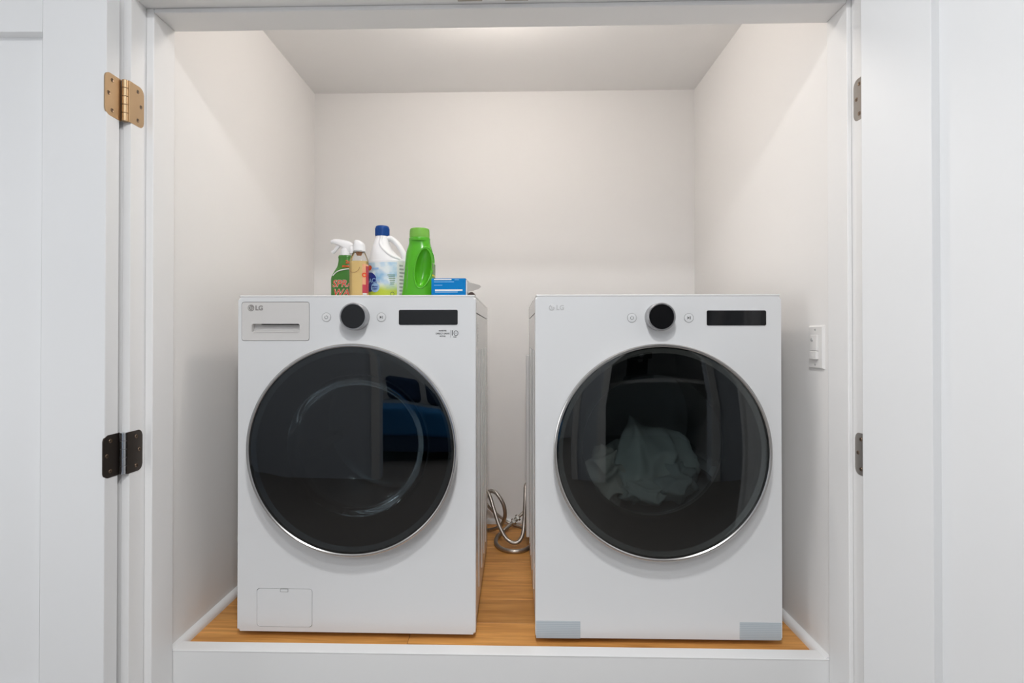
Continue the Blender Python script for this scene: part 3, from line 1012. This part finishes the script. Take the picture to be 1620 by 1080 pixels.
hd = obj('trigger_head', loft(dense([(.186, -.006, .020, .0125), (.200, -.010, .024, .0130), (.209, -.028, .030, .0130), (.216, -.043, .027, .0125), (.223, -.046, .016, .0110), (.228, -.045, -.004, .008), (.230, -.042, -.016, .005)]), exp=2.6, n=32), 'white_plastic', t, ang=60)
obj('nozzle', LA([(0, -.050), (.0060, -.050), (.0068, -.046), (.0068, -.040), (0, -.040)], 20, 'X', (0, 0, .2215)), 'white_plastic', t)
obj('trigger', tube(bmesh.new(), spline([(-.018, 0, .212), (-.027, 0, .202), (-.036, 0, .190), (-.044, 0, .184), (-.046, 0, .182)], 5), .0066, 10), 'white_plastic', t)
obj('head_shroud', tube(bmesh.new(), spline([(.010, 0, .214), (.020, 0, .202), (.024, 0, .188), (.025, 0, .180)], 5), .0095, 12), 'white_plastic', t)

# --- clear bottle with amber liquid
t = tag(empty('freshener_bottle', (-0.532, 1.835, TOP)), 'slim clear bottle of amber liquid with white angled cap between spray bottle and bleach jug', 'bottle', 'laundry products on the washer')
shell = dense([(0, -.030, .030, .022), (.004, -.032, .032, .024), (.05, -.0325, .0325, .024), (.11, -.0325, .0325, .024), (.135, -.0325, .0325, .024), (.150, -.029, .029, .022), (.165, -.0225, .0225, .019), (.173, -.019, .019, .0175)])
obj('bottle_shell', loft(shell, exp=2.6, capt=False), 'clear_plastic', t, ang=60)
liq = [(z, x0 + .0014, x1 - .0014, ry - .0014) for z, x0, x1, ry in shell if z <= .1405]
liq[0] = (.0012,) + liq[0][1:]
obj('liquid', loft(liq, exp=2.6), 'liquid', t, ang=60)
wp = Wrap(0, .0325, .024, 2.6)
obj('label', wp.patch(.018, .048, .002, .128, 14, 2), 'peach_label', t, wn=False)
obj('label_band', wp.patch(.018, .048, .030, .058, 14, 1, .0004), 'pink_label', t, wn=False)
obj('label_band', wp.patch(.030, .048, .058, .122, 10, 1, .0004), 'pink_label', t, wn=False)
obj('label_patch', wp.patch(.0195, .034, .003, .029, 8, 1, .0004), 'print_white', t, wn=False)
bm = bmesh.new()
for k in range(6):
    b2 = wp.patch(.021 + k * .0020, .0219 + k * .0020 + (k % 2) * .0004, .004, .024, 1, 1, .0008)
    me_ = bpy.data.meshes.new('t'); b2.to_mesh(me_); b2.free(); bm.from_mesh(me_); bpy.data.meshes.remove(me_)
obj('barcode', bm, 'ink', t, wn=False)
wp.text('lettering', 'O', .020, .0245, .090, 'orange_red', t, .0010, .001)
obj('label_arc', tube(bmesh.new(), [wp(.022 * math.sin(math.radians(a_)) - .012, .125 - .026 * math.cos(math.radians(a_)), .0004) for a_ in range(-75, 76, 15)], .0006, 6), 'rust_ring', t)
obj('dip_tube_plug', LA([(0, .160), (.007, .160), (.010, .165), (.011, .172), (0, .172)], 20), 'rust_ring', t)
obj('neck_ring', LA([(.0175, .171), (.0205, .171), (.0210, .173), (.0205, .176), (.0175, .176)], 28), 'print_grey', t)
obj('cap', loft(dense([(.174, -.021, .021, .019), (.186, -.0205, .0205, .0185), (.197, -.0185, .019, .0175), (.205, -.0175, .0130, .0145), (.211, -.0155, .003, .010), (.213, -.012, -.004, .006)]), exp=2.3), 'white_plastic', t, ang=60)

# --- bleach jug
t = tag(empty('bleach_jug', (-0.448, 1.905, TOP)), 'white bleach jug with blue cap, side handle and sky-and-meadow label', 'jug', 'laundry products on the washer')
secs = dense([(0, -.064, .064, .044), (.006, -.068, .068, .048), (.03, -.069, .069, .049), (.10, -.069, .069, .049), (.142, -.069, .069, .049), (.150, -.0675, .066, .048), (.160, -.065, .048, .046), (.175, -.061, .029, .043), (.195, -.056, .013, .037), (.215, -.050, .005, .030), (.232, -.044, .001, .0235), (.243, -.042, .000, .021)], 5)
obj('jug_body', loft(secs, exp=2.4, n=64), 'white_plastic', t, ang=60)
hp = spline([(-.010, 0, .228), (.006, 0, .231), (.022, 0, .222), (.038, 0, .204), (.051, 0, .182), (.059, 0, .162), (.058, 0, .146), (.048, 0, .138)], 6)
obj('jug_handle', tube(bmesh.new(), hp, .01, 16, rs=[(.013, .0100)] * len(hp), flat=(0, 1, 0)), 'white_plastic', t, ang=60)
obj('shoulder_ridge', tube(bmesh.new(), spline([(-.018, -.020, .236), (-.020, -.031, .205), (.000, -.038, .180), (.024, -.040, .163), (.050, -.035, .152)], 6), .0055, 12), 'white_plastic', t, ang=60)
bm = LA([(0, .238), (.0235, .238), (.0243, .240), (.0243, .268), (.0230, .2725), (.0205, .2745), (0, .2745)], 48, c=(-.021, 0, 0))
cp = obj('cap', bm, 'blue_cap', t)
for k in range(30):
    a_ = 2 * PI * k / 30
    obj('cap_rib', B(-.0012, .0012, -.0010, .0006, -.012, .012, .0003, 1), 'blue_cap', cp, loc=(-.021 + .0246 * math.sin(a_), -.0246 * math.cos(a_), .2535)).rotation_euler = (0, 0, a_)
wp = Wrap(0, .069, .049, 2.4)
obj('label', wp.patch(-.085, .042, .014, .140, 40, 6), 'meadow_label', t, wn=False)
obj('back_label', wp.patch(.045, .085, .010, .143, 14, 3), 'print_white', t, wn=False)
obj('label_badge', wp.disc(-.058, .072, .030, .034, .0005), 'navy', t, wn=False)
wp.text('lettering', 'BLEACH', .022, -.057, .076, 'pale_blue', t, .0004, .0012)
obj('label_badge', wp.disc(-.035, .052, .0165, .0165, .0009), 'pale_blue', t, wn=False)
wp.text('lettering', 'SPRING', .0065, -.035, .055, 'navy', t, .0002, .0016)
wp.text('lettering', 'SCENT', .0065, -.035, .047, 'navy', t, .0002, .0016)
obj('label_flag', wp.disc(-.061, .122, .012, .009, .0006), 'orange_red', t, wn=False)
obj('label_flag', wp.patch(-.048, -.022, .115, .121, 8, 1, .0006), 'pale_blue', t, wn=False)
for k, (a_, wd) in enumerate(((.010, .026), (.012, .022), (.013, .022), (.014, .018), (.014, .016), (.014, .014))):
    obj('label_line', wp.patch(a_ + .012 - wd / 2, a_ + .012 + wd / 2, .094 - k * .0062, .0965 - k * .0062, 6, 1, .0006), 'print_green', t, wn=False)
obj('recycle_mark', tube(bmesh.new(), [wp(.026 + .006 * math.sin(a_ * PI / 9), .030 + .006 * math.cos(a_ * PI / 9), .0004) for a_ in range(19)], .0009, 6, False), 'print_green', t)
for k in range(9):
    wd = .022 - (k % 3) * .004
    obj('label_line', wp.patch(.050, .050 + wd, .026 + k * .0125, .032 + k * .0125, 6, 1, .0005), 'print_grey', t, wn=False)

# --- green detergent bottle
t = tag(empty('detergent_bottle', (-0.322, 1.825, TOP)), 'bright green detergent bottle with translucent cap and hollow side grip', 'bottle', 'laundry products on the washer')
secs = dense([(0, -.0600, .0520, .036), (.006, -.0610, .0530, .038), (.05, -.0550, .0530, .038), (.10, -.0500, .0510, .037), (.14, -.0470, .0490, .036), (.17, -.0430, .0450, .034), (.188, -.0370, .0400, .031), (.199, -.0345, .0375, .030), (.206, -.0345, .0370, .030)], 5)
body = loft(secs, exp=2.5, n=64)
cutb = bmesh.new()
bmesh.ops.create_uvsphere(cutb, u_segments=40, v_segments=24, radius=1)
bmesh.ops.transform(cutb, matrix=Matrix.Translation((.019, -.036, .112)) @ Matrix.Rotation(math.radians(9), 4, 'Y') @ Matrix.Diagonal((.0265, .034, .066, 1)), verts=cutb.verts)
link('bottle_body', cut(body, [cutb]), 'green_bottle', t, ang=50)
# raised rim around the grip hollow
rim = []
for i in range(49):
    a_ = 2 * PI * i / 48
    x, z = .0285 * math.cos(a_), .070 * math.sin(a_)
    th = math.radians(-9)
    xx, zz = .019 + x * math.cos(th) - z * math.sin(th), .112 + x * math.sin(th) + z * math.cos(th)
    # depth of the wall at this spot
    k = min(len(secs) - 1, max(0, sum(1 for s_ in secs if s_[0] < zz)))
    z_, x0, x1, ry = secs[k]
    u_ = max(-1, min(1, (xx - (x0 + x1) / 2) / ((x1 - x0) / 2)))
    yy = -ry * max(0, 1 - abs(u_) ** 2.5) ** (1 / 2.5)
    rim.append((xx, yy + .001, zz))
obj('grip_rim', tube(bmesh.new(), rim, .0032, 10, False), 'green_bottle', t, ang=60)
obj('seam_line', tube(bmesh.new(), [(-.036, -.0325, .000), (-.0355, -.0315, .05), (-.035, -.030, .10), (-.0345, -.029, .115)], .0012, 6), 'seam_grey', t)
obj('side_label', B(.0455, .0505, -.020, .030, .045, .130, .001, 1), 'green_grey', t)
obj('side_label_stripe', B(.0460, .0515, -.0205, .020, .085, .090, .0005, 1), 'yellow', t)
obj('neck', LA([(0, .204), (.0350, .204), (.0360, .207), (.0360, .214), (.0345, .216), (0, .216)], 48, c=(.001, 0, 0)), 'green_bottle', t)
obj('pour_spout', LA([(.020, .214), (.018, .224), (.014, .236), (.011, .228), (.011, .214)], 24, c=(.001, 0, 0)), 'green_spout', t)
obj('cap', LA([(.0338, .2165), (.0340, .228), (.0330, .244), (.0312, .2475), (.024, .2475), (.020, .2440), (0, .2440), (0, .2425), (.0195, .2425), (.0245, .2455), (.0305, .2455), (.0315, .2425), (.0322, .228), (.0322, .2165)], 48, c=(.001, 0, 0)), 'green_cap', t)

# --- blue carton with an open end
t = tag(empty('dryer_sheet_box', (-0.212, 1.775, TOP), -0.02), 'small blue carton with an open grey end flap beside the green bottle', 'box', 'laundry products on the washer')
bx = bmesh.new()
box(bx, -.056, .056, -.030, .030, 0, .071, .0012, 2)
bmesh.ops.transform(bx, matrix=Matrix.Shear('XY', 4, (0, 0)), verts=bx.verts)
obj('carton', bx, 'box_blue', t)
for k, (z, x0, x1, hgt) in enumerate(((.0655, -.047, .010, .0030), (.0655, .020, .034, .0014), (.0585, -.047, .018, .0018), (.0480, -.047, -.020, .0012), (.0300, -.044, .046, .0048), (.0250, -.044, .030, .0026))):
    obj('print_line', B(x0, x1, -.0304, -.0300, z, z + hgt), 'print_white' if k in (0, 4) else 'box_print', t, smooth=False)
obj('end_panel', B(.0562, .0605, -.026, .026, .002, .066, .0008, 1), 'carton', t)
bm = bmesh.new()
v = [bm.verts.new(p) for p in ((.0590, -.022, .028), (.0590, -.018, .060), (.082, -.016, .055), (.101, -.012, .050), (.105, -.012, .045), (.098, -.014, .038), (.080, -.018, .031))]
f_ = bm.faces.new(v)
r_ = bmesh.ops.extrude_face_region(bm, geom=[f_])
bmesh.ops.translate(bm, vec=(0, .0025, 0), verts=[e_ for e_ in r_['geom'] if isinstance(e_, bmesh.types.BMVert)])
obj('end_flap', bm, 'box_grey', t, smooth=False)
obj('sheet_roll', LA([(0, -.020), (.0085, -.020), (.0110, -.016), (.0110, .018), (0, .018)], 24, 'Y', (.0735, 0, .0165)), 'dark_brown', t)

# ------------------------------------------------------------------ wall switch with motion sensor
t = tag(empty('light_switch', (XR, 1.497, .834)), 'white wall switch with motion sensor on the closet wall right of the dryer', 'light switch')
def sw(n, y0, y1, z0, z1, h, m, bev=.001, h0=0.0):
    return obj(n, B(-h, -h0, y0, y1, z0, z1, bev, 2), m, t)
bm = bmesh.new()
v0 = [(0, -.0365, -.0595), (0, .0365, -.0595), (0, .0365, .0595), (0, -.0365, .0595)]
v1 = [(-.006, -.0325, -.0555), (-.006, .0325, -.0555), (-.006, .0325, .0555), (-.006, -.0325, .0555)]
a_ = [bm.verts.new(p) for p in v0]; b2 = [bm.verts.new(p) for p in v1]
bm.faces.new(a_); bm.faces.new(b2)
for i in range(4): bm.faces.new((a_[i], a_[(i + 1) % 4], b2[(i + 1) % 4], b2[i]))
obj('cover_plate', bm, 'switch_white', t, ang=20)
sw('paddle', -.0165, .0165, -.010, .0335, .0120, 'switch_white', .002, .005)
sw('sensor_button', -.0165, .0165, -.0335, -.0105, .0140, 'switch_white', .002, .005)
obj('sensor_lens', LA([(0, -.0142), (.004, -.0138), (.0055, -.0118)], 20, 'X', (0, .005, .020)), 'print_grey', t)
for z in (.048, -.048):
    obj('screw', LA([(0, -.0072), (.0024, -.0070), (.0032, -.0058)], 14, 'X', (0, 0, z)), 'print_grey', t)

# ------------------------------------------------------------------ ceiling lamps, the two rear hall and room ones added as fill
def flush_lamp(name, loc, r, label):
    l = tag(empty(name, loc), label, 'lamp')
    obj('lamp_base', LA([(0, 0), (r, 0), (r, -.014), (r - .012, -.020), (r - .012, -.014), (0, -.014)], 48), 'lamp_white', l)
    obj('diffuser', LA([(r - .013, -.014), (r - .014, -.020), (r * .6, -.0245), (0, -.026)], 48), 'lamp_diffuser', l)
cl = tag(empty('globe_lamp', (-0.05, 1.63, ZC)), 'opal globe lamp on the closet ceiling behind the frame head', 'lamp')
obj('lamp_base', LA([(0, 0), (.05, 0), (.05, -.008), (.022, -.016), (.022, -.062), (.030, -.068), (0, -.070)], 32), 'lamp_white', cl)
bm = bmesh.new()
bmesh.ops.create_uvsphere(bm, u_segments=20, v_segments=10, radius=.055)
bmesh.ops.translate(bm, vec=(0, 0, -.121), verts=bm.verts)
mat('lit_globe', (0.9, 0.9, 0.88), 0.5, emit=(1.0, 0.92, 0.85), estr=70.0)
obj('globe', bm, 'lit_globe', cl)
flush_lamp('ceiling_lamp', (0.0, 0.05, HZ), .16, 'round white flush lamp on the hallway ceiling, nearer the closet')
flush_lamp('ceiling_lamp', (0.0, -0.65, HZ), .16, 'added round white flush lamp for frontal fill on the hallway ceiling, farther from the closet')
flush_lamp('ceiling_lamp', (-0.6, -2.0, HZ), .27, 'added large round flush lamp for fill light on the ceiling of the room across')

# ------------------------------------------------------------------ the hallway the doors reflect
struct('floor.001', B(-HX, HX, HY0, YJ, ZF - .05, ZF), 'hall_floor', 'brown wood floor of the hallway in front of the closet', 'floor', smooth=False)
struct('ceiling.001', B(-HX, HX, HY0, 1.318, HZ, HZ + .05), 'ceiling', 'white hallway ceiling', 'ceiling', smooth=False)
# opposite wall with two openings
OW = [(-HX, -0.98), (0.27, 0.62), (1.50, HX)]
bm = bmesh.new()
for x0, x1 in OW: box(bm, x0, x1, HY0 - .1, HY0, ZF, HZ)
for x0, x1 in ((-.98, .27), (.62, 1.50)): box(bm, x0, x1, HY0 - .1, HY0, 1.85, HZ)
struct('wall_opposite', bm, 'hall_wall_blue_light', 'white hallway wall opposite the closet with two openings', 'wall', smooth=False)
of = tag(empty('trim_3', (0, HY0, ZF)), 'white casing around the openings opposite the closet', 'casing', kind='structure')
for x in (-.98, .27, .62, 1.50):
    s_ = -1 if x in (-.98, .62) else 1
    obj('casing', B(min(x, x + s_ * .07), max(x, x + s_ * .07), 0, .018, 0, 2.14, .003, 2), 'trim', of)
for x0, x1 in ((-1.05, .34), (.55, 1.57)):
    obj('head_casing', B(x0, x1, 0, .018, 2.07, 2.14, .003, 2), 'trim', of)
# end walls with a window each
struct('wall_end_right', B(HX, HX + .1, HY0, 1.437, ZF, HZ), 'hall_wall', 'plain white right end wall of the hallway', 'wall', smooth=False)
for nm, n_, sx in (('wall_end_left', 'window_1', -1),):
    x0, x1 = (HX, HX + .1) if sx > 0 else (-HX - .1, -HX)
    bm = bmesh.new()
    box(bm, x0, x1, HY0, -.03, ZF, HZ); box(bm, x0, x1, 1.27, 1.437, ZF, HZ)
    box(bm, x0, x1, -.03, 1.27, ZF, .45); box(bm, x0, x1, -.03, 1.27, 1.75, HZ)
    struct(nm, bm, 'hall_wall', 'white end wall of the hallway with a %s window' % ('left' if sx < 0 else 'right'), 'wall', smooth=False)
    wn_ = tag(empty(n_, (sx * HX, .62, .45)), 'white framed hallway window at the %s end' % ('left' if sx < 0 else 'right'), 'window', kind='structure')
    bm = bmesh.new()
    for (a0, a1, b0, b1) in ((-.65, -.60, 0, 1.3), (.60, .65, 0, 1.3), (-.60, .60, 0, .05), (-.60, .60, 1.25, 1.3), (-.60, .60, .63, .67)):
        box(bm, .02 * sx if sx > 0 else -.07, .07 if sx > 0 else -.02, a0, a1, b0, b1, .003, 2)
    obj('window_frame', bm, 'trim', wn_)
    obj('pane', B(.040 if sx > 0 else -.046, .046 if sx > 0 else -.040, -.60, .60, .05, 1.25), 'clear_plastic', wn_, smooth=False)
# rooms behind the opposite wall
bm = bmesh.new()
box(bm, -1.9, 1.9, -3.3, -3.2, ZF, HZ); box(bm, -2.0, -1.9, -3.2, HY0 - .1, ZF, HZ); box(bm, 1.9, 2.0, -3.2, HY0 - .1, ZF, HZ)
box(bm, .42, .50, -3.2, HY0 - .1, ZF, HZ)
struct('wall_far', bm, 'hall_wall', 'white walls of the rooms across the hallway', 'wall', smooth=False)
struct('floor.002', B(-1.9, 1.9, -3.2, HY0 - .0, ZF - .05, ZF), 'hall_floor', 'brown wood floor of the rooms across the hallway', 'floor', smooth=False)
struct('ceiling.002', B(-1.9, 1.9, -3.2, HY0 - .1, HZ, HZ + .05), 'ceiling', 'white ceiling of the rooms across the hallway', 'ceiling', smooth=False)
mat('blue_throw', (0.02, 0.20, 0.50), 0.8)
mat('grey_bedding', (0.30, 0.36, 0.42), 0.9)
mat('navy_fabric', (0.03, 0.06, 0.13), 0.9)
bed = tag(empty('bed', (-.75, -2.2, ZF)), 'grey-blue made bed in the room across the hallway, seen mirrored in the washer door', 'bed')
obj('bed_base', B(-.6, .6, -.6, .6, .10, .30, .02), 'navy_fabric', bed)
obj('mattress', B(-.6, .6, -.6, .6, .30, .52, .05, 4), 'grey_bedding', bed)
obj('throw', B(-.61, .61, .20, .62, .26, .545, .04, 4), 'blue_throw', bed)
for sx in (-1, 1):
    for sy in (-1, 1): obj('leg', B(sx * .52 - .03, sx * .52 + .03, sy * .52 - .03, sy * .52 + .03, 0, .11, .005, 2), 'dark_brown', bed)
for sx in (-.3, .3):
    bm = B(-.25, .25, -.09, .09, 0, .36, .08, 5)
    p_ = tag(obj('pillow', bm, 'navy_fabric', loc=(-.75 + sx, -2.68, ZF + .52)), 'dark blue pillow on the bed across the hallway, %s one' % ('left' if sx < 0 else 'right'), 'pillow', 'pillows on the bed')
mat('counter_top', (0.80, 0.79, 0.77), 0.4)
ct = tag(empty('counter', (1.10, -1.75, ZF)), 'white counter in the room across the hallway, seen mirrored in the dryer door', 'counter')
obj('worktop', B(-.55, .70, -.32, .32, .80, .84, .004, 2), 'counter_top', ct)
for x in (-.52, .64): obj('side', B(x, x + .03, -.30, .30, 0, .80, .002, 1), 'trim', ct)
cm = tag(empty('coffee_machine', (1.03, -1.70, ZF + .84)), 'black coffee machine on the counter across the hallway, seen mirrored in the dryer door', 'coffee machine')
obj('base', B(-.13, .13, -.14, .16, 0, .05, .015, 3), 'black_plastic', cm)
obj('tower', B(-.11, .11, -.14, -.03, .05, .36, .015, 3), 'black_plastic', cm)
obj('brew_head', B(-.12, .12, -.14, .12, .28, .38, .02, 3), 'black_plastic', cm)
obj('spout', LA([(0, .24), (.025, .24), (.03, .28), (0, .28)], 20, c=(0, .06, 0)), 'silver', cm)
obj('control_dial', LA([(0, .135), (.025, .135), (.028, .118)], 24, 'Y', (0, 0, .33)), 'silver', cm)
